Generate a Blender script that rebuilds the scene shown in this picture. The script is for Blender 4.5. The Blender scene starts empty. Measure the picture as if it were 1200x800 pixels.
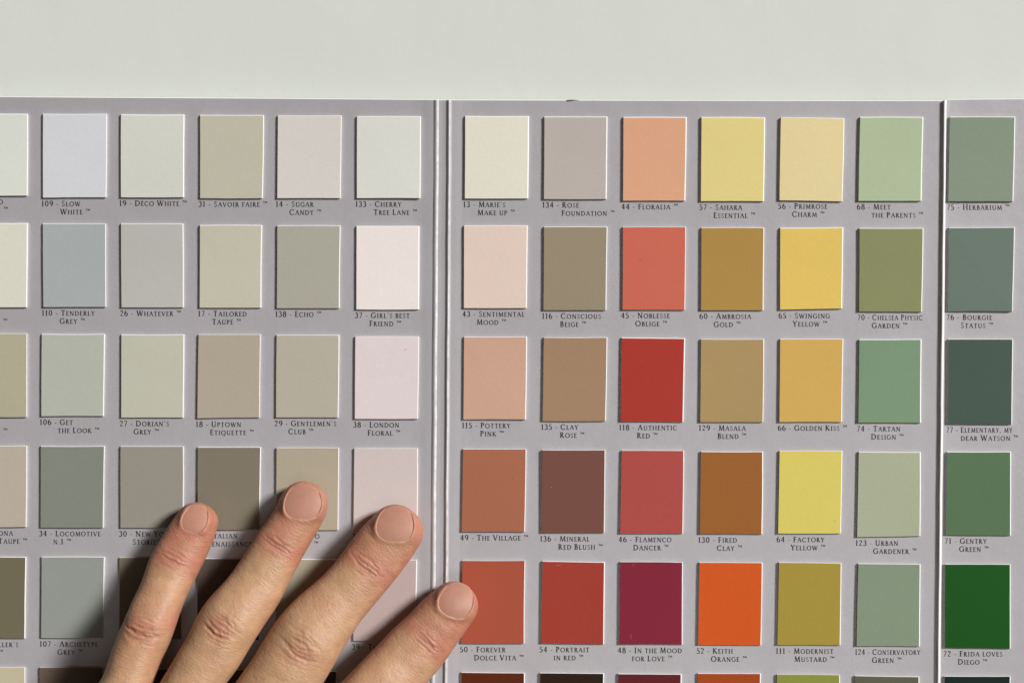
import bpy, math, random
import numpy as np
from mathutils import Vector
from mathutils.bvhtree import BVHTree

SC = bpy.context.scene
COL = SC.collection
MM = 0.001
PX = 3.6            # measured: photo pixels per millimetre on the card
D = 420.0           # camera height over the tabletop, mm

# ---------------------------------------------------------------- camera
cam = bpy.data.objects.new('camera', bpy.data.cameras.new('camera'))
COL.objects.link(cam)
cam.location = (0, 0, D * MM)
cam.data.sensor_width = 36.0
cam.data.lens = 36.0 * (D - 0.6) / (1200 / PX)
cam.data.clip_start = 0.01
cam.data.clip_end = 20.0
SC.camera = cam

# ---------------------------------------------------------------- light
LAMP_EL, LAMP_AZ, LAMP_DIST, LAMP_SIZE = 36.0, 28.0, 24.0, 4.5
K_DIRECT, K_ROOM, K_FILL = 0.85, 0.022, 0.066       # diffuse light on a level sheet: from the window, from the room, from the added soft fill
w = bpy.data.worlds.new('World'); SC.world = w; w.use_nodes = True
bg = w.node_tree.nodes['Background']
bg.inputs['Color'].default_value = (1.0, 0.82, 0.64, 1)
bg.inputs['Strength'].default_value = K_ROOM
ld = bpy.data.lights.new('window_lamp', 'AREA')
ld.shape = 'RECTANGLE'; ld.size = LAMP_SIZE; ld.size_y = LAMP_SIZE * 1.1
e, a = math.radians(LAMP_EL), math.radians(LAMP_AZ)
ldir = Vector((math.cos(e) * math.cos(a), math.cos(e) * math.sin(a), math.sin(e)))
ld.energy = K_DIRECT * math.pi * math.pi * LAMP_DIST ** 2 / math.sin(e)
ld.color = (1.0, 1.0, 1.0)
lo = bpy.data.objects.new('window_lamp', ld); COL.objects.link(lo)
lo.location = ldir * LAMP_DIST
lo.rotation_euler = ldir.to_track_quat('Z', 'Y').to_euler()

# added broad fill lamp overhead, a little behind the person holding the camera: gives the printed card its sheen
FILL_TILT, FILL_DIST = 18.0, 2.2
cl = bpy.data.lights.new('sheen_fill_lamp', 'AREA'); cl.shape = 'RECTANGLE'; cl.size = 1.5; cl.size_y = 0.45
ct = math.radians(FILL_TILT); cdir = Vector((0.08, -math.sin(ct), math.cos(ct))).normalized()
cl.energy = K_FILL * math.pi * math.pi * FILL_DIST ** 2 / cdir.z; cl.color = (1.0, 0.95, 0.90)
co_ = bpy.data.objects.new('sheen_fill_lamp', cl); COL.objects.link(co_)
co_.location = cdir * FILL_DIST; co_.rotation_euler = cdir.to_track_quat('Z', 'Y').to_euler()

SC.view_settings.view_transform = 'Standard'
SC.view_settings.look = 'None'
SC.view_settings.exposure = 0.0
SC.view_settings.gamma = 1.0
SC.render.engine = 'CYCLES'
SC.cycles.max_bounces = 8
SC.cycles.diffuse_bounces = 4

# ---------------------------------------------------------------- helpers
def P(px, py, z=0.0):
    """photo pixel -> point in mm at height z above the tabletop"""
    k = (D - z) / D
    return ((px - 600) / PX * k, (400 - py) / PX * k, z)

def curl(y):
    """the card lifts very slightly towards its top edge (mm)"""
    t = max(0.0, (y + 20.0) / 100.0)
    return 4.2 * t * t

def lin(c):
    r = []
    for v in c:
        v = v / 255.0
        r.append(v / 12.92 if v <= 0.04045 else ((v + 0.055) / 1.055) ** 2.4)
    return r

KL = [K_DIRECT + K_ROOM * r + K_FILL * c for r, c in ((1, 1), (.82, .95), (.64, .90))]
KL = [k * 0.965 for k in KL]
SHEEN = 0.008      # light a matt surface sends back from its skin, whatever its colour
def albedo(rgb):
    return [min(0.93, max(0.003, (v - SHEEN) / k)) for v, k in zip(lin(rgb), KL)]

def mesh_obj(name, verts, faces, mats, parent=None, midx=None, smooth=False):
    me = bpy.data.meshes.new(name)
    me.from_pydata([(x * MM, y * MM, z * MM) for x, y, z in verts], [], faces)
    for m in (mats if isinstance(mats, (list, tuple)) else [mats]):
        me.materials.append(m)
    if midx is not None:
        me.polygons.foreach_set('material_index', midx)
    if smooth:
        me.polygons.foreach_set('use_smooth', [True] * len(me.polygons))
    me.update()
    o = bpy.data.objects.new(name, me); COL.objects.link(o)
    if parent is not None:
        o.parent = parent
    return o

def empty(name, loc=(0, 0, 0)):
    o = bpy.data.objects.new(name, None); COL.objects.link(o)
    o.location = [v * MM for v in loc]
    o.empty_display_size = 0.01
    return o

# ---------------------------------------------------------------- materials
def surface(name, col, rough=0.6, spec=0.3, mott=0.03, mscale=900.0, big=0.02, bump=0.06, bscale=1500.0, coat=0.0):
    m = bpy.data.materials.new(name); m.use_nodes = True
    nt = m.node_tree; N = nt.nodes; L = nt.links
    b = N['Principled BSDF']
    b.inputs['Roughness'].default_value = rough
    b.inputs['Specular IOR Level'].default_value = spec
    b.inputs['Coat Weight'].default_value = coat
    tc = N.new('ShaderNodeTexCoord')
    n1 = N.new('ShaderNodeTexNoise'); n1.inputs['Scale'].default_value = mscale; n1.inputs['Detail'].default_value = 3
    n2 = N.new('ShaderNodeTexNoise'); n2.inputs['Scale'].default_value = 22.0; n2.inputs['Detail'].default_value = 2
    L.new(tc.outputs['Object'], n1.inputs['Vector']); L.new(tc.outputs['Object'], n2.inputs['Vector'])
    r1 = N.new('ShaderNodeMapRange'); r1.inputs['From Min'].default_value = 0.25; r1.inputs['From Max'].default_value = 0.75
    r1.inputs['To Min'].default_value = 1 - mott; r1.inputs['To Max'].default_value = 1 + mott
    r2 = N.new('ShaderNodeMapRange'); r2.inputs['From Min'].default_value = 0.25; r2.inputs['From Max'].default_value = 0.75
    r2.inputs['To Min'].default_value = 1 - big; r2.inputs['To Max'].default_value = 1 + big
    L.new(n1.outputs['Fac'], r1.inputs['Value']); L.new(n2.outputs['Fac'], r2.inputs['Value'])
    mu = N.new('ShaderNodeMath'); mu.operation = 'MULTIPLY'
    L.new(r1.outputs['Result'], mu.inputs[0]); L.new(r2.outputs['Result'], mu.inputs[1])
    vm = N.new('ShaderNodeVectorMath'); vm.operation = 'SCALE'
    vm.inputs[0].default_value = col[:3]
    L.new(mu.outputs[0], vm.inputs['Scale'])
    L.new(vm.outputs['Vector'], b.inputs['Base Color'])
    nb = N.new('ShaderNodeTexNoise'); nb.inputs['Scale'].default_value = bscale; nb.inputs['Detail'].default_value = 4
    L.new(tc.outputs['Object'], nb.inputs['Vector'])
    bp = N.new('ShaderNodeBump'); bp.inputs['Strength'].default_value = bump * 5; bp.inputs['Distance'].default_value = 0.0001
    L.new(nb.outputs['Fac'], bp.inputs['Height']); L.new(bp.outputs['Normal'], b.inputs['Normal'])
    return m

M_TABLE = surface('tabletop_paint', albedo((209, 211, 202)), 0.7, 0.2, 0.012, 700, 0.012, 0.03)
M_CARD = surface('grey_card_print', albedo((172, 167, 169)), 0.38, 1.0, 0.025, 1100, 0.03, 0.06)
M_CARD.node_tree.nodes['Principled BSDF'].inputs['IOR'].default_value = 1.75
def add_buckle(m, scale, dist):
    """long soft unevenness of handled sheet"""
    nt = m.node_tree; b = nt.nodes['Principled BSDF']; old = b.inputs['Normal'].links[0].from_node
    tc = nt.nodes.new('ShaderNodeTexCoord'); n = nt.nodes.new('ShaderNodeTexNoise'); n.inputs['Scale'].default_value = scale; n.inputs['Detail'].default_value = 3
    nt.links.new(tc.outputs['Object'], n.inputs['Vector'])
    bp = nt.nodes.new('ShaderNodeBump'); bp.inputs['Strength'].default_value = 1.0; bp.inputs['Distance'].default_value = dist
    nt.links.new(n.outputs['Fac'], bp.inputs['Height']); nt.links.new(old.outputs['Normal'], bp.inputs['Normal'])
    nt.links.new(bp.outputs['Normal'], b.inputs['Normal'])
add_buckle(M_CARD, 70, .00025)
add_buckle(M_TABLE, 25, .0004)
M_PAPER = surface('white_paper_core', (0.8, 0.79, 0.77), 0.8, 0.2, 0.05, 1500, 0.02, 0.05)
M_LIT_WEAR = surface('lit_worn_fold', (0.62, 0.60, 0.585), 0.8, 0.2, 0.22, 420, 0.16, 0.2, 900)  # fold wear, with the lit side of the ridge painted paler too
M_INK = surface('caption_ink', albedo((44, 39, 39)), 0.5, 0.3, 0.1, 1500, 0.02, 0.0)

# ---------------------------------------------------------------- tabletop
T0 = 500.0
tv = [(-T0, -T0, 0), (T0, -T0, 0), (T0, T0, 0), (-T0, T0, 0), (-T0, -T0, -25), (T0, -T0, -25), (T0, T0, -25), (-T0, T0, -25)]
table = mesh_obj('tabletop', tv, [(0, 1, 2, 3), (7, 6, 5, 4), (0, 4, 5, 1), (1, 5, 6, 2), (2, 6, 7, 3), (3, 7, 4, 0)], M_TABLE)
table['kind'] = 'structure'
table['label'] = 'smooth off-white tabletop under and above the grey colour card'

# ---------------------------------------------------------------- colour card
CT = 0.5            # thickness of the folded card, mm
card = empty('colour_card', (0, 0, 0))
card['label'] = 'grey folding paint chart with glued rectangular colour chips and printed captions'
card['category'] = 'colour chart'

def lerp_line(pts, y):
    for (y0, x0), (y1, x1) in zip(pts, pts[1:]):
        if y <= y1 or (y1, x1) == pts[-1]:
            t = (y - y0) / (y1 - y0)
            x = x0 + (x1 - x0) * t
            return x + (.12 * math.sin(y * .043 + x0 * .01) + .08 * math.sin(y * .11 + x0 * .02) if 300 < x0 < 1200 else 0)
RIDGE1 = [(117, 511.3), (650, 507.4), (960, 505.2)]
RIDGE2 = [(117, 526.3), (650, 522.7), (960, 520.4)]
RIDGE3 = [(117, 1107.0), (650, 1101.0), (960, 1097.6)]
LEFT = [(117, -75.0), (960, -81.0)]
RIGHT = [(117, 1298.0), (960, 1290.0)]
def top_edge(px):
    return float(np.interp(px, [-80, 0, 300, 500, 530, 800, 1100, 1106, 1112, 1200, 1300],
                           [112.0, 112.7, 114.4, 116.0, 116.4, 117.0, 117.3, 117.2, 115.9, 115.1, 114.3]))
YB = 905.0          # bottom edge of the card, well below the picture

def PC(px, py, h=0.0):
    """photo pixel -> point lying h mm over the (slightly curling) card base"""
    y = (400 - py) / PX
    for _ in range(3):
        z = h + curl(y); y = (400 - py) / PX * (D - z) / D
    return ((px - 600) / PX * (D - z) / D, y, z)

def rest(px, py):
    """how far the sheet stands up beside its folds (mm)"""
    h = 0.0
    for line, far, near, nh in ((RIDGE1, 26, 9, .2), (RIDGE2, 26, 9, .2), (RIDGE3, 26, 7, .10)):
        d_ = px - lerp_line(line, py)
        if line is RIDGE3 and d_ < 0: continue
        h = max(h, float(np.interp(abs(d_), [near, 16, far], [nh, nh * .4, 0])))
    return h

def panel(name, lefts, rights, profile, white=(), fold_mat=2):
    """a closed sheet between two fold lines; profile = (anchor, offset, extra height) across the width"""
    fr = [0.0, 0.0] + [(i / 46.0) ** 1.15 for i in range(1, 47)]
    nx, ny = len(profile), len(fr)
    top, bot = [], []
    for j, f in enumerate(fr):
        for (kind, off, z) in profile:
            yref = 117 + f * (YB - 117)
            xl, xr = lerp_line(lefts, yref), lerp_line(rights, yref)
            x = {'l': xl + off, 'r': xr + off, 't': xl + (xr - xl) * off}[kind]
            te = top_edge(x)
            y = te if j == 0 else (te + 1.0 if j == 1 else te + f * (YB - te))
            p = PC(x, y, 0.03 if j == 0 else CT + z)
            top.append(p)
            bot.append((p[0], p[1], 0.012 + curl(p[1])))
    V = top + bot; F, MI = [], []; B = len(top)
    for j in range(ny - 1):
        for i in range(nx - 1):
            q = (j * nx + i, (j + 1) * nx + i, (j + 1) * nx + i + 1, j * nx + i + 1)
            F.append(q); MI.append(1 if j == 0 else (fold_mat if i in white else 0))
            F.append(tuple(B + k for k in reversed(q))); MI.append(1)
    for i in range(nx - 1):
        l = (ny - 1) * nx
        F.append((l + i, B + l + i, B + l + i + 1, l + i + 1)); MI.append(1)
        F.append((i + 1, B + i + 1, B + i, i)); MI.append(1)
    for j in range(ny - 1):
        for i in (0, nx - 1):
            F.append((j * nx + i, B + j * nx + i, B + (j + 1) * nx + i, (j + 1) * nx + i)); MI.append(1)
    return mesh_obj(name, V, F, [M_CARD, M_PAPER, M_LIT_WEAR], card, MI)

RW = 3.2
def rise(wid, h, side):           # half of a pressed fold: a round crest on a gently lifted sheet
    p = [(26, 0.0), (16, 0.07), (9, 0.2), (wid, 0.27), (wid * .55, 0.27 + h * .6), (wid * .25, 0.27 + h * .9), (0.0, 0.27 + h)]
    return [('r', -o, z) for o, z in p] if side == 'r' else [('l', o, z) for o, z in reversed(p)]
panels = []
pa = panel('panel', LEFT, RIDGE1, [('l', 0, 0), ('t', .3, 0), ('t', .6, 0), ('t', .9, 0)] + rise(RW, .42, 'r'))
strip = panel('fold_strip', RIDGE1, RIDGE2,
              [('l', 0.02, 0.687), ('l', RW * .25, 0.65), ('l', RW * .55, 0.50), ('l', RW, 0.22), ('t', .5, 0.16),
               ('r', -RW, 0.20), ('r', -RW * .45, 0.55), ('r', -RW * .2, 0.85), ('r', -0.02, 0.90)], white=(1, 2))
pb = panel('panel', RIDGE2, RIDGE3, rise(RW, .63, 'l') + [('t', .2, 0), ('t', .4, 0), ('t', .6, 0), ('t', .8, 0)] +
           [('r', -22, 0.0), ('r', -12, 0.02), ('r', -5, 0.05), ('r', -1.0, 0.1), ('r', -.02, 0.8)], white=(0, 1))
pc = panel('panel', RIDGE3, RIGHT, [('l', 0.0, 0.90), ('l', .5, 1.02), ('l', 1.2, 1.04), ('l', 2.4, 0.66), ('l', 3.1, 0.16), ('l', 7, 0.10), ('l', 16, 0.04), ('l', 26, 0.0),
                                    ('t', .45, 0), ('t', .7, 0), ('r', 0, 0)], white=(1, 2, 3), fold_mat=1)
pa['label'] = 'wide grey panel of pale neutral chips left of the double fold'
pb['label'] = 'wide grey panel of warm red, orange and yellow chips'
pc['label'] = 'grey panel of green chips at the right'
# ragged burr of white paper torn up at the top edge
bx = [664, 667, 670, 674, 679]
bv, bf = [], []
for i, x in enumerate(bx):
    te = top_edge(x); h = [0.1, .75, .7, .35, .05][i]
    X, Y, Z = PC(x, te + .9, CT)
    bv += [(X, Y, Z - .02), (X + .05, Y + .12, Z + h), (X, Y + .28, Z - .15)]
for i in range(len(bx) - 1):
    for q in range(3):
        bf.append((i * 3 + q, i * 3 + (q + 1) % 3, (i + 1) * 3 + (q + 1) % 3, (i + 1) * 3 + q))
bf += [(0, 1, 2), (12, 14, 13)]
burr = mesh_obj('torn_burr', bv, bf, M_PAPER, pb)

# ---------------------------------------------------------------- lettering (small engraved-style capitals)
TK, TN, SF = 0.18, 0.105, 0.08
def st(x0, y0, x1, y1, wd):
    dx, dy = x1 - x0, y1 - y0; l = math.hypot(dx, dy); nx, ny = -dy / l * wd / 2, dx / l * wd / 2
    return [[(x0 + nx, y0 + ny), (x0 - nx, y0 - ny), (x1 - nx, y1 - ny), (x1 + nx, y1 + ny)]]
def arc(cx, cy, rx, ry, a0, a1, n=14, tk=TK, tn=TN):
    out = []; pr = None
    for i in range(n + 1):
        t = math.radians(a0 + (a1 - a0) * i / n); c, s = math.cos(t), math.sin(t)
        wd = tn + (tk - tn) * abs(c)
        p0 = (cx + (rx - wd / 2) * c, cy + (ry - wd / 2) * s); p1 = (cx + (rx + wd / 2) * c, cy + (ry + wd / 2) * s)
        if pr: out.append([pr[0], pr[1], p1, p0])
        pr = (p0, p1)
    return out
def sf(x, y, l=.3): return st(x - l / 2, y + (SF / 2 if y < .5 else -SF / 2), x + l / 2, y + (SF / 2 if y < .5 else -SF / 2), SF)
def stem(x, wd=TK, l=.32): return st(x, 0, x, 1, wd) + sf(x, 0, l) + sf(x, 1, l)
def bar(x0, x1, y, wd=TN): return st(x0, y, x1, y, wd)
G = {}
def g(ch, adv, *parts): G[ch] = (adv, [q for p in parts for q in p])
g('A', .80, st(.04, 0, .40, 1, TN), st(.40, 1, .76, 0, TK), bar(.2, .6, .36, .07), sf(.06, 0, .24), sf(.74, 0, .28))
g('B', .62, stem(.14), arc(.18, .75, .3, .22, -90, 90), arc(.18, .27, .38, .25, -90, 90), bar(.1, .2, .51, .07))
g('C', .82, arc(.45, .5, .4, .46, 48, 312), st(.74, .72, .74, .95, .06), st(.74, .05, .74, .26, .06))
g('D', .88, stem(.14), arc(.22, .5, .58, .46, -90, 90))
g('E', .56, stem(.14), bar(.1, .5, .955), bar(.1, .46, .53), bar(.1, .54, .045), st(.5, .82, .5, 1, .06), st(.54, 0, .54, .2, .06))
g('F', .54, stem(.14), bar(.1, .5, .955), bar(.1, .46, .5), st(.5, .82, .5, 1, .06), st(.46, .42, .46, .6, .05))
g('G', .86, arc(.45, .5, .4, .46, 48, 320), st(.74, .72, .74, .95, .06), st(.75, .08, .75, .45, TK), sf(.75, .45, .26))
g('H', .88, stem(.14), stem(.74), bar(.14, .74, .52, .075))
g('I', .34, stem(.17))
g('J', .36, st(.2, .05, .2, 1, TK), sf(.2, 1), st(.2, .08, .03, -.15, .1))
g('K', .76, stem(.14), st(.18, .5, .62, 1, TN), st(.28, .56, .72, 0, TK), sf(.6, 1, .22), sf(.7, 0, .22))
g('L', .56, stem(.14), bar(.1, .54, .045), st(.54, 0, .54, .22, .06))
g('M', 1.02, st(.12, 0, .2, 1, TN), st(.2, 1, .52, .05, TK), st(.52, .05, .84, 1, TN), st(.84, 1, .92, 0, TK), sf(.12, 0, .24), sf(.92, 0, .28), sf(.18, 1, .18), sf(.86, 1, .18))
g('N', .90, st(.14, 0, .14, 1, TN), st(.12, 1, .76, .02, TK), st(.76, 0, .76, 1, TN), sf(.14, 0, .26), sf(.76, 1, .26), sf(.1, 1, .16))
g('O', .96, arc(.48, .5, .42, .46, 0, 360, 22))
g('P', .60, stem(.14), arc(.18, .72, .34, .24, -90, 90))
g('Q', .96, arc(.48, .5, .42, .46, 0, 360, 22), st(.5, .06, .98, -.2, .12))
g('R', .72, stem(.14), arc(.18, .74, .32, .22, -90, 90), st(.3, .5, .68, 0, TK), sf(.68, 0, .2))
g('S', .54, arc(.28, .74, .19, .21, 30, 270, 10, .1, .12), arc(.27, .27, .21, .23, -150, 90, 10, .1, .12), st(.47, .78, .47, .95, .05), st(.06, .05, .06, .24, .05))
g('T', .70, st(.35, 0, .35, 1, TK), sf(.35, 0, .34), bar(.04, .66, .955), st(.05, .8, .05, 1, .06), st(.65, .8, .65, 1, .06))
g('U', .84, st(.16, .3, .16, 1, TK), st(.7, .3, .7, 1, TN), arc(.43, .32, .28, .28, 180, 360), sf(.16, 1, .3), sf(.7, 1, .26))
g('V', .80, st(.06, 1, .41, 0, TK), st(.41, 0, .74, 1, TN), sf(.08, 1, .28), sf(.74, 1, .24))
g('W', 1.16, st(.06, 1, .36, 0, TK), st(.36, 0, .6, 1, TN), st(.56, 1, .84, 0, TK), st(.84, 0, 1.1, 1, TN), sf(.08, 1, .26), sf(1.08, 1, .22), sf(.56, 1, .2))
g('X', .78, st(.08, 1, .7, 0, TK), st(.08, 0, .7, 1, TN), sf(.1, 1, .24), sf(.68, 0, .24), sf(.1, 0, .22), sf(.68, 1, .22))
g('Y', .74, st(.06, 1, .37, .5, TK), st(.37, .5, .68, 1, TN), st(.37, 0, .37, .5, TK), sf(.37, 0), sf(.08, 1, .26), sf(.66, 1, .24))
g('Z', .72, bar(.08, .64, .955), st(.62, .95, .08, .05, TK), bar(.06, .66, .045), st(.08, .8, .08, 1, .06), st(.66, 0, .66, .2, .06))
g('0', .62, arc(.3, .5, .24, .46, 0, 360, 18))
g('1', .40, st(.2, 0, .2, 1, TK), sf(.2, 0, .32), st(.04, .86, .2, .97, .09))
g('2', .56, arc(.26, .72, .2, .24, -20, 165, 10), st(.42, .62, .06, .06, TN), bar(.04, .52, .06, .11))
g('3', .54, arc(.24, .75, .19, .21, -80, 150, 10), arc(.22, .28, .24, .26, -150, 85, 10))
g('4', .60, st(.4, 0, .4, 1, TK), st(.4, 1, .04, .32, TN), bar(.03, .58, .3))
g('5', .54, bar(.12, .48, .95, .1), st(.14, .95, .1, .55, TN), arc(.22, .3, .25, .28, -140, 110, 12))
g('6', .58, arc(.29, .3, .23, .27, 0, 360, 16), arc(.5, .42, .44, .56, 110, 185, 8))
g('7', .54, bar(.04, .5, .95, .1), st(.49, .95, .18, 0, .12))
g('8', .56, arc(.28, .75, .18, .21, 0, 360, 14), arc(.28, .27, .23, .26, 0, 360, 16))
g('9', .58, arc(.29, .7, .23, .27, 0, 360, 16), arc(.08, .58, .44, .56, -70, 5, 8))
g('-', .34, bar(.04, .3, .36, .1))
g('.', .24, st(.1, 0, .1, .14, .14))
g(',', .24, st(.12, .12, .06, -.14, .1))
g("'", .20, st(.1, 1, .08, .76, .1))
g(' ', .20)

CAPS = 6.5
T = '\u2122'
TRACK = .215
def layout(text, x, ybase, cap=CAPS, small=.83):
    """pixel-space polygons of one line; lower case letters become small capitals"""
    polys = []; pen = x
    for ch in text:
        if ch == '\u2122':
            pen += 0.2; w2 = .26
            tm = st(0, 2.3, 1.9, 2.3, .5) + st(.95, 0, .95, 2.4, .55) + st(2.5, 0, 2.6, 2.4, .5) + st(2.6, 2.3, 3.5, .5, .5) + st(3.5, .5, 4.4, 2.3, .5) + st(4.5, 2.4, 4.6, 0, .5)
            polys += [[(pen + a, ybase - cap + 2.4 - b) for a, b in q] for q in tm]
            pen += 6; continue
        s = cap; up = ch.upper(); acc = False
        if ch in '\u00e9\u00c9': up = 'E'; acc = True
        if ch.islower(): s = cap * small
        if up not in G: continue
        adv, qs = G[up]
        for q in qs:
            polys.append([(pen + a * s, ybase - b * s) for a, b in q])
        if acc:
            polys += [[(pen + a * s, ybase - b * s) for a, b in q] for q in st(.24, 1.08, .42, 1.24, .1)]
        pen += (adv + TRACK) * s
    return polys, pen

def caption(lines, x, yb, parent, slope=0.0, xmax=1e9):
    polys = []
    for k, (txt, xo) in enumerate(lines):
        pl, _ = layout(txt, x + xo, yb + k * 9.5)
        _, end = layout(txt.replace(T, '').rstrip(), x + xo, 0)
        if end > xmax:                                   # long names are set a little tighter
            f_ = (xmax - x - xo) / (end - x - xo)
            pl = [[(x + xo + (a - x - xo) * f_, b) for a, b in q] for q in pl]
        polys += pl
    V, F = [], []
    for i, q in enumerate(polys):
        b = len(V); z = CT + .012 + (i % 7) * .0012
        for (px, py) in q:
            V.append(PC(px, py + (px - x) * slope, z + rest(px, py) + .01))
        F.append(tuple(range(b, b + len(q))))
    return mesh_obj('caption', V, F, M_INK, parent)

# ---------------------------------------------------------------- chips
CH = 0.80           # chip thickness, mm
RIM = 0.31
MARKS = {'pale pink': [(475, 409.5, 1.3, .7, (186, 172, 168))], 'coral': [(750.5, 305, .8, .8, (150, 70, 58))],
         'chocolate': [(646, 571, 1.1, .7, (160, 124, 112))], 'crimson': [(739.5, 746, 1.0, 4.5, (150, 66, 76)), (742, 662, 1.6, 2.0, (141, 56, 68))],
         'brick red': [(655, 662, 4.0, 1.0, (172, 82, 68))],
         'bright yellow': [(978.5, 610.5, .9, .8, (180, 158, 70))], 'terracotta brown': [(602, 560, .8, .8, (180, 122, 98))]}
random.seed(4)
def chip(quad, rgb, colour, parent):
    (tlx, tly), (trx, try_), (brx, bry), (blx, bly) = quad
    r = random.Random(int(tlx * 31 + tly * 17))
    n = 10
    m = surface('paint_' + colour.replace(' ', '_').replace('-', '_'), albedo(rgb), 0.6, 0.24, 0.022, 1000, 0.026, 0.05, 1300)
    wob = [r.uniform(-.35, .35) for _ in range(4)]
    lift = [r.uniform(0, .06) for _ in range(4)]
    def edge(p, q, k, outx, outy):
        pts = []
        for i in range(n):
            t = i / n; s = math.sin(math.pi * t) * wob[k] * (1 if k != 0 else .5) + r.uniform(-.06, .06)
            pts.append((p[0] + (q[0] - p[0]) * t + outx * s, p[1] + (q[1] - p[1]) * t + outy * s))
        return pts
    o = .15
    outer = edge((tlx - o, tly), (blx - o, bly + o), 0, -1, 0) + edge((blx - o, bly + o), (brx, bry + o), 1, 0, 1) + \
            edge((brx, bry + o), (trx, try_), 2, 1, 0) + edge((trx, try_), (tlx - o, tly), 3, 0, -1)
    cx, cy = (tlx + trx + brx + blx) / 4, (tly + try_ + bry + bly) / 4
    rp = RIM * PX * r.uniform(.6, 1.15)
    if r.random() < .3: lift[r.randrange(4)] += r.uniform(.08, .22)
    N = len(outer)
    V, F, MI = [], [], []
    rl, rr_ = rest(tlx, tly), rest(trx, try_)
    def zl(px, py):
        u = min(1, max(0, (px - tlx) / (trx - tlx))); v = min(1, max(0, (py - tly) / (bly - tly)))
        return rl + (rr_ - rl) * u + lift[0] * (1 - u) * (1 - v) + lift[1] * u * (1 - v) + lift[2] * u * v + lift[3] * (1 - u) * v
    hx, hy = (trx - tlx) / 2, (bly - tly) / 2
    rings = [(0.0, 0.004), (0.12, CH * .55), (rp * .8, CH * .95), (rp * 1.15, CH)]
    for ins, z in rings:
        for (px, py) in outer:
            # cut square on the left and bottom, bevelled white paper on the right and top
            fx = max(0, min(1, (px - (cx + hx - 3)) / 2.0)); fy = max(0, min(1, ((cy - hy + 3) - py) / 2.0))
            lx = max(0, min(1, ((cx - hx + 3) - px) / 2.0)); ly = max(0, min(1, (py - (cy + hy - 3)) / 2.0))
            qx = px - ins * fx + ins * .2 * lx; qy = py + ins * fy - ins * .2 * ly
            V.append(PC(qx, qy, CT + z + (zl(px, py) if z > .01 else 0)))
    for k in range(len(rings) - 1):
        for i in range(N):
            j = (i + 1) % N
            F.append((k * N + i, k * N + j, (k + 1) * N + j, (k + 1) * N + i)); MI.append(1 if k < 2 else 0)
    c = len(V)
    V.append(PC(cx, cy, CT + CH + sum(lift) / 4 + (rl + rr_) / 2))
    k = len(rings) - 1
    for i in range(N):
        F.append((k * N + i, k * N + (i + 1) % N, c)); MI.append(0)
    mats = [m, M_PAPER]
    for (mx_, my_, ra, rb, c2) in MARKS.get(colour, ()):          # small scuffs and specks seen on a few chips
        b0 = len(V)
        for i in range(9):
            t = 2 * math.pi * i / 9; k_ = r.uniform(.7, 1.25)
            V.append(PC(mx_ + ra * math.cos(t) * k_, my_ + rb * math.sin(t) * k_, CT + CH + max(lift) + max(rl, rr_) + .02))
        F.append(tuple(range(b0 + 8, b0 - 1, -1))); MI.append(len(mats))
        mats.append(surface('scuff', albedo(c2), .6, .25, .06, 900, .05, .05))
    ob = mesh_obj('colour_chip', V, F, mats, parent, MI)
    ob['label'] = colour + ' paint chip'
    return ob

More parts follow.
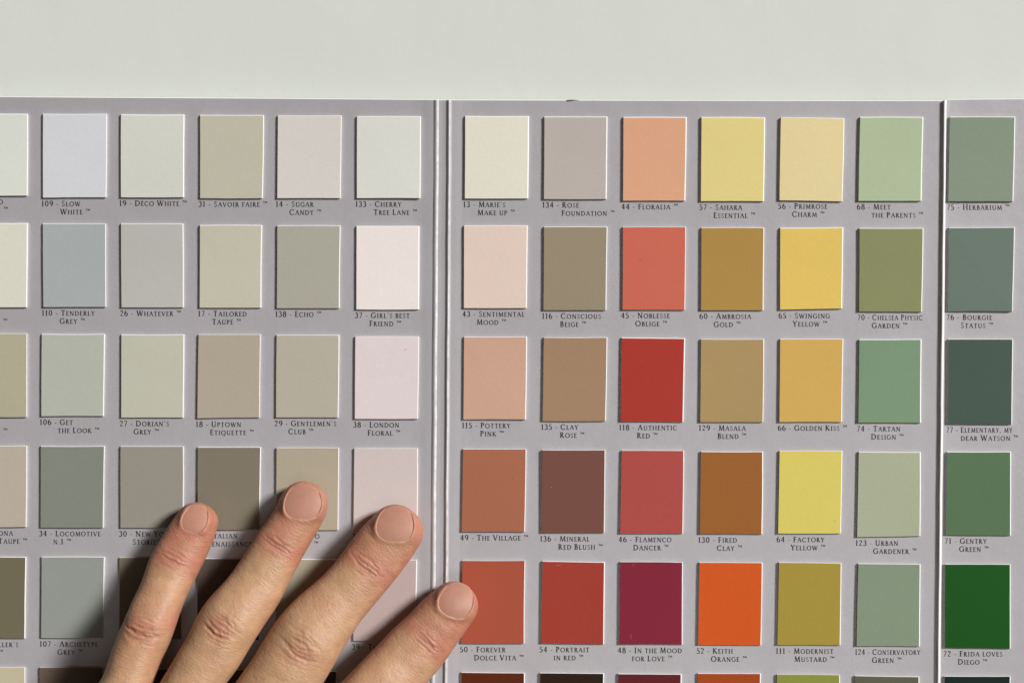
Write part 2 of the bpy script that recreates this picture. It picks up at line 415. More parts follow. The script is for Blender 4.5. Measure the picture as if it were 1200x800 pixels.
# one line per chip: tl, tr, br, bl (photo pixels), colour, colour word, caption lines
def Q(lt, tl, rt, tr, rb, br, lb, bl): return ((lt, tl), (rt, tr), (rb, br), (lb, bl))
T = '\u2122'
CHIPS = [
 # ---- left panel
 (pa, Q(-42, 132.5, 32, 133, 31.6, 229, -43, 229), (218, 219, 208), 'chalk white', [('o', 42.0), ('e ' + T, 41.0)]),
 (pa, Q(49.6, 133, 124.8, 133, 124, 231, 49.6, 231.4), (211, 211, 214), 'cool white', [('109 - Slow', 0), ('White ' + T, 22)]),
 (pa, Q(141, 133.6, 215.6, 133.8, 215.2, 231, 141, 231), (210, 210, 199), 'greenish white', [('19 - D\u00e9co White ' + T, 0)]),
 (pa, Q(234, 134.4, 308.8, 134.6, 307.4, 232, 234, 232), (190, 186, 166), 'light khaki', [('31 - Savoir faire ' + T, 0)]),
 (pa, Q(325.4, 135, 400, 135, 398.8, 232, 324.6, 232), (214, 207, 200), 'rosy white', [('14 - Sugar', 0), ('Candy ' + T, 16)]),
 (pa, Q(418.2, 136, 493, 136, 492.4, 232, 418, 232), (219, 218, 209), 'soft white', [('133 - Cherry', 0), ('Tree Lane ' + T, 21.5)]),
 (pa, Q(-43, 261, 32, 261, 31, 360, -43.5, 360), (217, 213, 197), 'ivory', [('?', 0), (' ' + T, 45)]),
 (pa, Q(49.5, 261.6, 123.4, 261.6, 123.6, 359.4, 50, 359.6), (168, 173, 171), 'blue grey', [('110 - Tenderly', 0), ('Grey ' + T, 21)]),
 (pa, Q(141.2, 261.6, 214.2, 261.6, 214.6, 360, 141.8, 360), (185, 181, 175), 'warm light grey', [('26 - Whatever ' + T, 0)]),
 (pa, Q(233.8, 263.4, 306.8, 263.4, 305.8, 360.4, 233.4, 360.4), (193, 189, 169), 'pale taupe', [('17 - Tailored', 0), ('Taupe ' + T, 16.4)]),
 (pa, Q(324.6, 264, 398.8, 264, 397.6, 361, 324, 361), (171, 167, 152), 'stone grey', [('138 - Echo ' + T, 0)]),
 (pa, Q(417.6, 264.4, 491.4, 264.4, 491, 362.4, 417.4, 362.4), (234, 222, 216), 'blush white', [("37 - Girl's best", 0), ('Friend ' + T, 17)]),
 (pa, Q(-44, 390.5, 30.8, 390.5, 30.6, 488.6, -44.5, 488.6), (174, 168, 143), 'olive beige', [('?', 0), (' ' + T, 46)]),
 (pa, Q(48.2, 391, 122.2, 391, 120.8, 487.4, 47.6, 487.6), (178, 180, 167), 'sage grey', [('106 - Get', 0), ('the Look ' + T, 21)]),
 (pa, Q(141.6, 391.6, 215.4, 391.6, 214.4, 489.2, 141.4, 489.2), (189, 187, 169), 'pale moss', [("27 - Dorian's", 0), ('Grey ' + T, 16.4)]),
 (pa, Q(232.2, 391.6, 305, 391.6, 304, 489, 230.8, 490), (174, 163, 145), 'light brown taupe', [('18 - Uptown', 0), ('Etiquette ' + T, 16.6)]),
 (pa, Q(323.8, 392.2, 397.4, 392.2, 396.2, 489, 323.2, 489), (180, 173, 155), 'putty', [("29 - Gentlemen's", 0), ('Club ' + T, 16.2)]),
 (pa, Q(416.2, 394, 491, 394, 489.6, 490.6, 415.6, 490.6), (221, 207, 205), 'pale pink', [('38 - London', 0), ('Floral ' + T, 16.8)]),
 (pa, Q(-45, 522, 30.8, 522, 30, 617.4, -46, 617.4), (182, 171, 154), 'fawn', [('ona', 45), ('Taupe ' + T, 45)]),
 (pa, Q(47, 522.4, 122, 522.4, 120.6, 618, 46.8, 618), (130, 134, 123), 'dull grey green', [('34 - Locomotive', 0), ('n.1 ' + T, 16.6)]),
 (pa, Q(140.6, 522.6, 214.6, 522.6, 214, 618.4, 140.6, 618.4), (149, 143, 132), 'mid warm grey', [('30 - New York', 0), ('Stories ' + T, 16)]),
 (pa, Q(231.4, 523.6, 305.4, 523.6, 304, 620.6, 230.8, 620.6), (127, 118, 102), 'dark taupe', [('    - Italian', 0), ('Renaissance ' + T, 13)]),
 (pa, Q(323.8, 524.4, 397, 524.4, 396, 621, 323.4, 621), (172, 161, 140), 'sand beige', [('o', 47), (' ' + T, 43)]),
 (pa, Q(415, 525, 489.4, 525, 488.6, 621.4, 414, 621.4), (205, 190, 185), 'powder pink', [('36', 0)]),
 (pa, Q(-46, 652.4, 30, 652.4, 28.8, 748, -47, 748), (113, 106, 84), 'dark olive', [("ller's", 46), (T, 46)]),
 (pa, Q(48, 652.2, 122, 652.2, 120.8, 747.4, 47.4, 747.6), (148, 150, 144), 'steel grey', [('107 - Archetype', 0), ('Grey ' + T, 21)]),
 (pa, Q(139.4, 653, 213.2, 653, 212.4, 749, 139, 749), (120, 108, 92), 'mocha grey', []),
 (pa, Q(231, 654, 305, 654, 303.4, 750, 230.4, 750), (92, 80, 72), 'dark plum brown', []),
 (pa, Q(323, 655, 396.6, 655, 395, 750.6, 322.4, 750.6), (166, 156, 136), 'oatmeal', []),
 (pa, Q(414.4, 655.6, 488.6, 655.6, 486.6, 751, 413.8, 751), (186, 165, 160), 'dusty pink', [('39 - The', 0)]),
 (pa, Q(-47, 781.6, 28.6, 781.6, 27.8, 878, -48, 878), (190, 180, 152), 'straw beige', []),
 (pa, Q(46, 781.8, 120, 782, 119, 878, 45.4, 878), (112, 96, 84), 'umber grey', []),
 (pa, Q(138.4, 783, 212, 783, 211, 879, 138, 879), (96, 84, 76), 'cocoa', []),
 (pa, Q(230, 784, 303, 784, 302, 880, 229, 880), (100, 88, 72), 'bark brown', []),
 (pa, Q(322, 785, 394.6, 786, 394, 881, 321, 881), (72, 64, 50), 'dark bronze', []),
 (pa, Q(413.4, 786, 487, 786.4, 486, 882, 413, 882), (150, 128, 122), 'mauve brown', []),
 # ---- middle panel
 (pb, Q(545, 135.6, 620, 135.8, 619, 232.4, 544.6, 232.4), (225, 220, 201), 'cream', [("13 - Marie's", 0), ('Make up ' + T, 16.6)]),
 (pb, Q(638, 136.4, 712, 136.4, 711, 233, 637.4, 233), (186, 175, 167), 'greyish rose', [('134 - Rose', 0), ('Foundation ' + T, 22.5)]),
 (pb, Q(730.8, 136.8, 805, 137, 803.4, 235, 730.2, 235), (220, 165, 131), 'apricot', [('44 - Floralia ' + T, 0)]),
 (pb, Q(822.4, 137, 897, 137.4, 895.6, 235.6, 821.6, 235.6), (224, 206, 134), 'lemon yellow', [('57 - Sahara', 0), ('Essential ' + T, 16.6)]),
 (pb, Q(915.6, 137.4, 990, 138.4, 987.6, 235.8, 914, 234.4), (226, 207, 154), 'primrose yellow', [('56 - Primrose', 0), ('Charm ' + T, 16.6)]),
 (pb, Q(1008.6, 136.8, 1082.8, 136.8, 1080.6, 235.2, 1006.6, 235.2), (175, 188, 153), 'light green', [('68 - Meet', 0), ('the Parents ' + T, 17)]),
 (pb, Q(543.8, 264, 618.4, 264, 617.4, 360.8, 543.6, 360.8), (224, 201, 186), 'shell pink', [('43 - Sentimental', 0), ('Mood ' + T, 16.6)]),
 (pb, Q(637.6, 265.4, 712, 265.4, 710.6, 363.2, 637, 363.2), (151, 137, 113), 'mushroom', [('116 - Conscious', 0), ('Beige ' + T, 21.2)]),
 (pb, Q(730.2, 265.6, 804, 265.6, 803, 363, 729.8, 362.6), (200, 104, 84), 'coral', [('45 - Noblesse', 0), ('Oblige ' + T, 16.6)]),
 (pb, Q(822.4, 266.4, 896, 266.4, 895, 363.4, 821.8, 363.4), (172, 135, 72), 'ochre gold', [('60 - Ambrosia', 0), ('Gold ' + T, 16.8)]),
 (pb, Q(914.8, 266.6, 988.8, 266, 987.4, 361.4, 914.6, 362.8), (224, 191, 99), 'golden yellow', [('65 - Swinging', 0), ('Yellow ' + T, 16.6)]),
 (pb, Q(1008, 267, 1082.8, 267, 1081, 365.2, 1007.4, 364.8), (136, 139, 95), 'olive green', [('70 - Chelsea Physic', 0), ('Garden ' + T, 16.6)]),
 (pb, Q(543.8, 394.2, 617.6, 394.2, 616.2, 491.4, 543, 491.4), (201, 161, 138), 'clay pink', [('115 - Pottery', 0), ('Pink ' + T, 21.4)]),
 (pb, Q(637.4, 395, 711.8, 395, 710, 493.2, 636, 493.2), (160, 129, 101), 'camel brown', [('135 - Clay', 0), ('Rose ' + T, 22)]),
 (pb, Q(728.8, 395.2, 803.2, 396, 801.2, 494.4, 727.4, 493.8), (168, 57, 47), 'signal red', [('118 - Authentic', 0), ('Red ' + T, 21)]),
 (pb, Q(821.8, 397, 895.6, 397, 894.6, 494.4, 821, 494.4), (168, 141, 95), 'mustard beige', [('129 - Masala', 0), ('Blend ' + T, 22)]),
 (pb, Q(914.8, 396.8, 988.8, 396.8, 987.2, 494.4, 913.8, 494.4), (207, 167, 89), 'amber yellow', [('66 - Golden Kiss ' + T, 0)]),
 (pb, Q(1007.6, 397.4, 1080.6, 397, 1080, 495.4, 1006.4, 495.2), (121, 146, 116), 'mint green', [('74 - Tartan', 0), ('Design ' + T, 16.8)]),
 (pb, Q(542.6, 525.8, 616.8, 525.8, 615, 623, 541.2, 623), (166, 104, 79), 'terracotta brown', [('49 - The Village ' + T, 0)]),
 (pb, Q(635.6, 527, 709.4, 527, 708.4, 624.2, 634.6, 624.2), (118, 77, 67), 'chocolate', [('136 - Mineral', 0), ('Red Blush ' + T, 21.4)]),
 (pb, Q(728.8, 527.4, 801.8, 527.6, 800.6, 625, 727, 625), (172, 77, 71), 'raspberry red', [('46 - Flamenco', 0), ('Dancer ' + T, 17)]),
 (pb, Q(821.8, 528.6, 894.6, 528.8, 893.6, 625.8, 820.4, 625.6), (152, 95, 47), 'caramel brown', [('130 - Fired', 0), ('Clay ' + T, 21.8)]),
 (pb, Q(914.2, 528, 987.6, 528, 985.8, 625, 912.4, 625), (214, 197, 100), 'bright yellow', [('64 - Factory', 0), ('Yellow ' + T, 16.4)]),
 (pb, Q(1007, 529, 1079.6, 529.4, 1079.2, 628, 1005, 629.2), (167, 172, 145), 'celadon', [('123 - Urban', 0), ('Gardener ' + T, 20.6)]),
 (pb, Q(542, 656.4, 615.4, 656.4, 614.4, 754, 540.6, 754), (167, 83, 62), 'brick orange', [('50 - Forever', 0), ('Dolce Vita ' + T, 16.6)]),
 (pb, Q(636, 657, 709, 658.4, 708, 754.8, 634, 754), (160, 63, 51), 'brick red', [('54 - Portrait', 0), ('in red ' + T, 16.6)]),
 (pb, Q(727, 658, 800.4, 658.6, 800, 755.2, 726, 755), (130, 42, 58), 'crimson', [('48 - In the Mood', 0), ('for Love ' + T, 16.6)]),
 (pb, Q(820, 658.6, 894, 659, 892.4, 756, 818.4, 755.6), (206, 88, 36), 'vivid orange', [('52 - Keith', 0), ('Orange ' + T, 16.8)]),
 (pb, Q(913.4, 658.6, 986.6, 659.6, 985.4, 756, 911.4, 755.8), (163, 141, 62), 'mustard', [('111 - Modernist', 0), ('Mustard ' + T, 21.6)]),
 (pb, Q(1006.6, 660, 1079.4, 660.6, 1078.6, 757.4, 1004.4, 757), (131, 144, 121), 'grey green', [('124 - Conservatory', 0), ('Green ' + T, 20)]),
 (pb, Q(540.6, 787.2, 615, 788, 614, 884, 540, 884), (90, 42, 24), 'chestnut', []),
 (pb, Q(633, 788, 708, 788.6, 707, 885, 632, 885), (47, 34, 24), 'espresso', []),
 (pb, Q(724.6, 789, 799, 789.6, 798, 885, 724, 885), (96, 37, 40), 'burgundy', []),
 (pb, Q(818, 788.6, 892, 788.8, 891, 886, 817, 886), (160, 72, 33), 'rust orange', []),
 (pb, Q(911, 790, 984.6, 790.6, 984, 886, 910, 886), (136, 140, 64), 'chartreuse', []),
 (pb, Q(1002.6, 791.4, 1078, 792.6, 1077, 888, 1002, 888), (94, 93, 76), 'khaki brown', []),
 # ---- right panel
 (pc, Q(1114, 136.6, 1190.6, 136.6, 1188.2, 235.8, 1112, 235.6), (132, 144, 124), 'herb green', [('75 - Herbarium ' + T, 0)]),
 (pc, Q(1112.8, 266.4, 1190, 266, 1187.4, 364.6, 1111.6, 364.6), (103, 118, 107), 'slate green', [('76 - Bourgie', 0), ('Status ' + T, 16.8)]),
 (pc, Q(1112, 397, 1188, 397, 1186.8, 497, 1111.4, 496.6), (69, 85, 76), 'dark teal grey', [('77 - Elementary, my', 0), ('dear Watson ' + T, 17)]),
 (pc, Q(1110.6, 529, 1185.6, 529, 1185.4, 627.4, 1109.6, 626.8), (87, 114, 81), 'fern green', [('71 - Gentry', 0), ('Green ' + T, 17)]),
 (pc, Q(1108.2, 660.8, 1185, 661, 1185, 760, 1108, 759), (16, 80, 26), 'emerald green', [('72 - Frida loves', 0), ('Diego ' + T, 17)]),
 (pc, Q(1107.6, 792, 1185, 792, 1184, 888, 1107, 888), (20, 40, 37), 'black green', []),
]
for parent, quad, rgb, colour, lines in CHIPS:
    c = chip(quad, rgb, colour, parent)
    lines = [l for l in lines if l[0].strip() and l[0] != '?'] if lines else []
    if lines:
        two_low = len(lines) == 1 and lines[0][0].strip() == T
        (lx, ly) = quad[3]
        cap = caption(lines, lx - 1.6, ly + (19.6 if two_low else 10.2), parent, 0.0, quad[2][0] + 1.5)

# ---------------------------------------------------------------- the hand
import openvdb
VOX = 0.42
def polymed(left, right, axis):
    """medial line and half width of a finger from its two measured outlines (pixels)"""
    def hit(p, n, pl):
        best = None
        for (x0, y0), (x1, y1) in zip(pl, pl[1:]):
            dx, dy = x1 - x0, y1 - y0
            den = n[0] * dy - n[1] * dx
            if abs(den) < 1e-6: continue
            t = ((x0 - p[0]) * dy - (y0 - p[1]) * dx) / den
            u = ((x0 - p[0]) * n[1] - (y0 - p[1]) * n[0]) / den
            if -0.02 <= u <= 1.02 and (best is None or abs(t) < abs(best)): best = t
        return best
    def longer(pl):
        (x0, y0), (x1, y1) = pl[0], pl[2]
        l = math.hypot(x1 - x0, y1 - y0)
        return [(x0 + (x0 - x1) / l * 22, y0 + (y0 - y1) / l * 22)] + pl
    left, right = longer(left), longer(right)
    res = []
    (ax, ay), (bx_, by_) = axis
    L = math.hypot(bx_ - ax, by_ - ay); d = ((bx_ - ax) / L, (by_ - ay) / L)
    k = 0.0
    c = (ax, ay)
    while True:
        n = (d[1], -d[0])
        t1, t2 = hit(c, n, left), hit(c, n, right)
        if t1 is None or t2 is None: break
        m = (c[0] + n[0] * (t1 + t2) / 2, c[1] + n[1] * (t1 + t2) / 2)
        res.append((m[0], m[1], abs(t1 - t2) / 2))
        if len(res) > 4:
            q = res[-4]; dd = (m[0] - q[0], m[1] - q[1]); l = math.hypot(*dd)
            d2 = (d[0] * .7 + dd[0] / l * .3, d[1] * .7 + dd[1] / l * .3); l = math.hypot(*d2); d = (d2[0] / l, d2[1] / l)
        c = (m[0] + d[0] * 4, m[1] + d[1] * 4)
        if c[1] > 806: break
    a_ = np.array(res)
    for _ in range(3):
        a_[1:-1] = (a_[:-2] + 2 * a_[1:-1] + a_[2:]) / 4
    return a_

FINGERS = [
 dict(name='little', tip=(233, 589.5), start=((229, 612), (218, 640)), mcp=(112, 866), mw=34,
      L=[(207, 604), (203.5, 608), (195, 620), (185, 636), (176.5, 650), (166.6, 680), (152.5, 710), (139.6, 740), (128.5, 770), (118.6, 800), (112, 818)],
      R=[(254, 604), (255, 613), (249, 635), (239.5, 656), (227.5, 680), (215.5, 704), (206.5, 728), (199, 752), (187, 776), (178.6, 800), (172, 818)],
      dip=66, pip=152, seed=3),
 dict(name='ring', tip=(359.5, 564.3), start=((352, 596), (338, 622)), mcp=(178, 884), mw=37,
      L=[(328, 583), (326.5, 590), (316, 605), (304, 620), (286, 650), (265, 680), (244, 701), (233.5, 716), (223, 740), (205, 770), (187.6, 800), (176, 818)],
      R=[(385, 586), (384.6, 598.5), (376, 615), (363, 637.5), (350, 660), (338.5, 683), (325.5, 709), (307.6, 735), (291, 761), (280, 780.5), (265, 800), (253, 818)],
      dip=78, pip=190, seed=5),
 dict(name='middle', tip=(464.5, 592), start=((460, 622), (442, 644)), mcp=(252, 898), mw=38,
      L=[(438, 604), (437.6, 605), (423, 618), (408.4, 637.5), (392, 660), (372.6, 680), (345, 702.5), (327, 722), (314, 741.5), (298, 767.5), (283, 793.5), (268, 818)],
      R=[(490, 606), (493.8, 621), (491, 637.5), (484.7, 650.5), (470, 670), (449, 696), (429.5, 719), (416.5, 735), (405, 754.5), (393.7, 774), (379, 800), (367, 818)],
      dip=78, pip=196, seed=8),
 dict(name='index', tip=(536, 682), start=((530, 712), (510, 738)), mcp=(332, 924), mw=38,
      L=[(512, 690), (506, 695.5), (492, 706.5), (477, 723), (457.7, 739.5), (442.6, 756), (426, 772.5), (412, 789), (400, 803), (386, 820)],
      R=[(556, 694), (558, 698), (560, 709), (556.7, 723), (545.7, 739.5), (532, 758.7), (519.6, 778), (500, 800), (484, 820)],
      dip=74, pip=180, seed=11),
]
# height of the middle line and half thickness along a finger (mm), by distance from the tip
ZK = [0, 26, 74, 130, 190, 270, 350]
ZC = [6.6, 7.0, 8.8, 13.0, 18.5, 23.0, 27.0]
ZH = [5.2, 6.0, 7.0, 7.2, 8.8, 9.0, 10.5]
chains = []
for f in FINGERS:
    med = polymed(f['L'], f['R'], f['start'])
    # beyond the picture the finger runs on to its knuckle
    x0, y0, w0 = med[-1]; dx, dy = f['mcp'][0] - x0, f['mcp'][1] - y0; nl = int(math.hypot(dx, dy) / 4)
    ext = [(x0 + dx * t, y0 + dy * t, w0 + (f['mw'] - w0) * t) for t in [(i + 1) / nl for i in range(nl)]]
    med = np.vstack([med, np.array(ext)])
    for _ in range(4):
        med[1:-1] = (med[:-2] + 2 * med[1:-1] + med[2:]) / 4
    c0 = med[0]; cap = math.hypot(c0[0] - f['tip'][0], c0[1] - f['tip'][1])
    # rounded finger end: stations closing on the tip
    dirv = np.array([f['tip'][0] - c0[0], f['tip'][1] - c0[1]])
    capst = []
    for t in np.linspace(.97, .06, 14):
        wd = c0[2] * (1 - t ** 2.25) ** (1 / 2.25)
        capst.append((c0[0] + dirv[0] * t * (1 - .0), c0[1] + dirv[1] * t, wd))
    f['caplen'] = cap
    n_cap = len(capst)
    full = np.vstack([np.array(capst), med])
    seg = np.hypot(np.diff(full[:, 0]), np.diff(full[:, 1])); dist = np.concatenate([[0], np.cumsum(seg)])
    sc_ = f['pip'] / 190.0
    zc = np.interp(dist / sc_, ZK, ZC); zh = np.interp(dist / sc_, ZK, ZH)
    wr = full[:, 2] / PX
    if f['name'] == 'little': zh = zh * .9; zc = zc * .98
    tcap = np.ones(len(full)); tcap[:n_cap] = np.array(capst)[:, 2] / c0[2]
    zh = zh * (tcap ** .8)
    zc = zc - (1 - tcap) * 1.0
    st_ = []
    for (px, py, wp), z, h in zip(full, zc, zh):
        X, Y, _ = P(px, py, z)
        st_.append((X, Y, z, wp / PX * (D - z) / D, h))
    f['st'] = np.array(st_); f['dist'] = dist / PX
    chains.append((f['st'][n_cap:], cap / PX * (D - 7) / D))

def chain(pts, n):
    """pts: px, py, z, half width mm, half height mm"""
    pts = np.array(pts, float); t = np.linspace(0, len(pts) - 1, n)
    q = np.stack([np.interp(t, range(len(pts)), pts[:, k]) for k in range(5)], 1)
    for _ in range(6):
        q[1:-1] = (q[:-2] + 2 * q[1:-1] + q[2:]) / 4
    return np.array([(*P(a[0], a[1], a[2])[:2], a[2], a[3], a[4]) for a in q])
WR = (30, 1215)
for f, wx, wz in zip(FINGERS, (-22, 0, 22, 42), (26, 29, 31, 29)):
    mx, my = f['mcp']
    chains.append(chain([(mx, my, 27, 10.5, 10.5), ((mx * .55 + (WR[0] + wx) * .45), my * .55 + (WR[1] - 10) * .45, 25, 12, 11.5), (WR[0] + wx, WR[1] - 6 + wx * .4, wz - 4, 13, 14)], 24))
chains.append(chain([(WR[0] - 6, WR[1] - 20, 27, 29, 18), (WR[0] - 36, WR[1] + 70, 30, 28, 20), (WR[0] - 90, WR[1] + 190, 34, 31, 24)], 20))
# thumb side: ball of the thumb and the thumb itself, resting beyond the picture
chains.append(chain([(130, 1130, 22, 15, 14), (260, 1075, 16, 14, 12), (352, 1040, 12, 11.5, 10)], 20))
chains.append(chain([(352, 1040, 12, 11, 10), (430, 1012, 11, 10, 9), (500, 975, 9, 10.5, 8), (545, 950, 7.2, 9.5, 6.4), (566, 938, 6.5, 5.5, 4.2)], 34))

CH4 = [c[0] if isinstance(c, tuple) else c for c in chains]
lo3 = np.array([min(c[:, 0].min() for c in CH4) - 36, min(c[:, 1].min() for c in CH4) - 10, -1.5])
hi3 = np.array([max(c[:, 0].max() for c in CH4) + 36, max(c[:, 1].max() for c in CH4) + 16, 60.0])
hi3[0] = min(hi3[0], 12.0); dims = np.ceil((hi3 - lo3) / VOX).astype(int)
BG = 4.0
PW = 2.18
field = np.full(dims, BG, np.float32)
axs = [lo3[k] + VOX * np.arange(dims[k], dtype=np.float32) for k in range(3)]
def add_chain(st_, blend, nose=None):
    tmp_lo = np.maximum(0, ((st_[:, :3] - st_[:, 3:5].max(1)[:, None] - BG - lo3).min(0) / VOX).astype(int))
    tmp_hi = np.minimum(dims, ((st_[:, :3] + st_[:, 3:5].max(1)[:, None] + BG - lo3).max(0) / VOX).astype(int) + 2)
    sub = np.full(tmp_hi - tmp_lo, BG, np.float32)
    rows = [st_[i] for i in range(len(st_))]; st_ = rows
    for a_, b_ in zip(rows[:-1], rows[1:]):
        r = max(a_[3], b_[3], a_[4], b_[4]) + BG
        l = np.maximum(tmp_lo, ((np.minimum(a_[:3], b_[:3]) - r - lo3) / VOX).astype(int))
        h = np.minimum(tmp_hi, ((np.maximum(a_[:3], b_[:3]) + r - lo3) / VOX).astype(int) + 2)
        if (h <= l).any(): continue
        d = b_[:3] - a_[:3]; ll = float(np.linalg.norm(d)); d = d / ll
        u = np.array([-d[1], d[0], 0.0]); u /= np.linalg.norm(u)
        v = np.cross(u, d); v = v if v[2] > 0 else -v
        x = (axs[0][l[0]:h[0]] - a_[0])[:, None, None]; y = (axs[1][l[1]:h[1]] - a_[1])[None, :, None]; z = (axs[2][l[2]:h[2]] - a_[2])[None, None, :]
        s = x * d[0] + y * d[1] + z * d[2]
        t = np.clip(s / ll, 0, 1)
        over = s - t * ll
        uu = x * u[0] + y * u[1]
        vv = x * v[0] + y * v[1] + z * v[2]
        aw = a_[3] + (b_[3] - a_[3]) * t; ah = a_[4] + (b_[4] - a_[4]) * t
        mn = np.minimum(aw, ah)
        ax_ = mn if nose is None or a_ is not st_[0] else np.where(over < 0, nose, mn)
        # flatter underside (the pads press on the card)
        rr = ((np.abs(uu) / aw) ** PW + (np.abs(vv) / ah) ** PW + (np.abs(over) / ax_) ** PW) ** (1 / PW)
        dd = ((rr - 1) * mn).astype(np.float32)
        sl = tuple(slice(l[k] - tmp_lo[k], h[k] - tmp_lo[k]) for k in range(3))
        sub[sl] = np.minimum(sub[sl], dd)
    sl = tuple(slice(tmp_lo[k], tmp_hi[k]) for k in range(3))
    g0 = field[sl]
    hh = np.clip(0.5 + 0.5 * (g0 - sub) / blend, 0, 1)
    field[sl] = np.minimum(BG, g0 * (1 - hh) + sub * hh - blend * hh * (1 - hh))
for i, c in enumerate(chains):
    add_chain(c[0] if i < 4 else c, 0.05 if i < 4 else 5.0, c[1] if i < 4 else None)
# the finger pads flatten where they press on the chips
zz = axs[2][None, None, :]
field = np.maximum(field, (CT + CH + 0.05 - zz).astype(np.float32))
grid = openvdb.FloatGrid(BG)
grid.copyFromArray(field)
grid.transform = openvdb.createLinearTransform(VOX)
pts, tris, quads = grid.convertToPolygons(isovalue=0.0, adaptivity=0.0)
HV = np.array(pts, np.float64) + lo3
HF = [tuple(int(i) for i in q[::-1]) for q in quads] + [tuple(int(i) for i in q[::-1]) for q in tris]
# smoothing (relaxes the voxel steps)
E = np.vstack([np.array(quads)[:, [0, 1]], np.array(quads)[:, [1, 2]], np.array(quads)[:, [2, 3]], np.array(quads)[:, [3, 0]]]).astype(np.int64)
def relax(Vv, n, lam=.5):
    cnt = np.bincount(E.ravel(), minlength=len(Vv)).astype(float)
    for it in range(n):
        acc = np.stack([np.bincount(E[:, 0], Vv[E[:, 1], k], len(Vv)) + np.bincount(E[:, 1], Vv[E[:, 0], k], len(Vv)) for k in range(3)], 1)
        m_ = acc / np.maximum(cnt, 1)[:, None]
        Vv = Vv + (lam if it % 2 == 0 else -lam * 1.04) * (m_ - Vv)
    return Vv
HV = relax(HV, 24)
back = np.clip((-116.0 - HV[:, 1]) / 10, 0, 1)[:, None]     # the back of the hand is smoothed more than the fingers
back *= np.clip(1 - (HV[:, 0] + 30) / 10, 0, 1)[:, None]     # ... and the thumb's end is left alone
HV0 = HV.copy(); HS = HV
for _ in range(90):
    HS = relax(HS, 1, .6)
    HS = HV0 * (1 - back) + HS * back
HV = HS
def normals(Vv):
    q = np.array(quads); a_ = Vv[q[:, 2]] - Vv[q[:, 0]]; b_ = Vv[q[:, 3]] - Vv[q[:, 1]]
    fn = -np.cross(a_, b_)
    n = np.zeros_like(Vv)
    for k in range(4):
        for c in range(3): n[:, c] += np.bincount(q[:, k], fn[:, c], len(Vv))
    return n / np.maximum(1e-9, np.linalg.norm(n, axis=1))[:, None]
HN = normals(HV)
if HN[np.argmax(HV[:, 2])][2] < 0:
    HN = -HN; HF = [q[::-1] for q in HF]

def vnoise(x, seed):
    r = np.random.RandomState(seed); tb = r.uniform(-1, 1, 512)
    i = np.floor(x).astype(int); t = x - i; t = t * t * (3 - 2 * t)
    return tb[i % 512] * (1 - t) + tb[(i + 1) % 512] * t
def vnoise2(x, y, seed):
    r = np.random.RandomState(seed); tb = r.uniform(-1, 1, (64, 64))
    i = np.floor(x).astype(int); j = np.floor(y).astype(int); t = x - i; v = y - j
    t = t * t * (3 - 2 * t); v = v * v * (3 - 2 * v)
    a_ = tb[i % 64, j % 64] * (1 - t) + tb[(i + 1) % 64, j % 64] * t
    b_ = tb[i % 64, (j + 1) % 64] * (1 - t) + tb[(i + 1) % 64, (j + 1) % 64] * t
    return a_ * (1 - v) + b_ * v

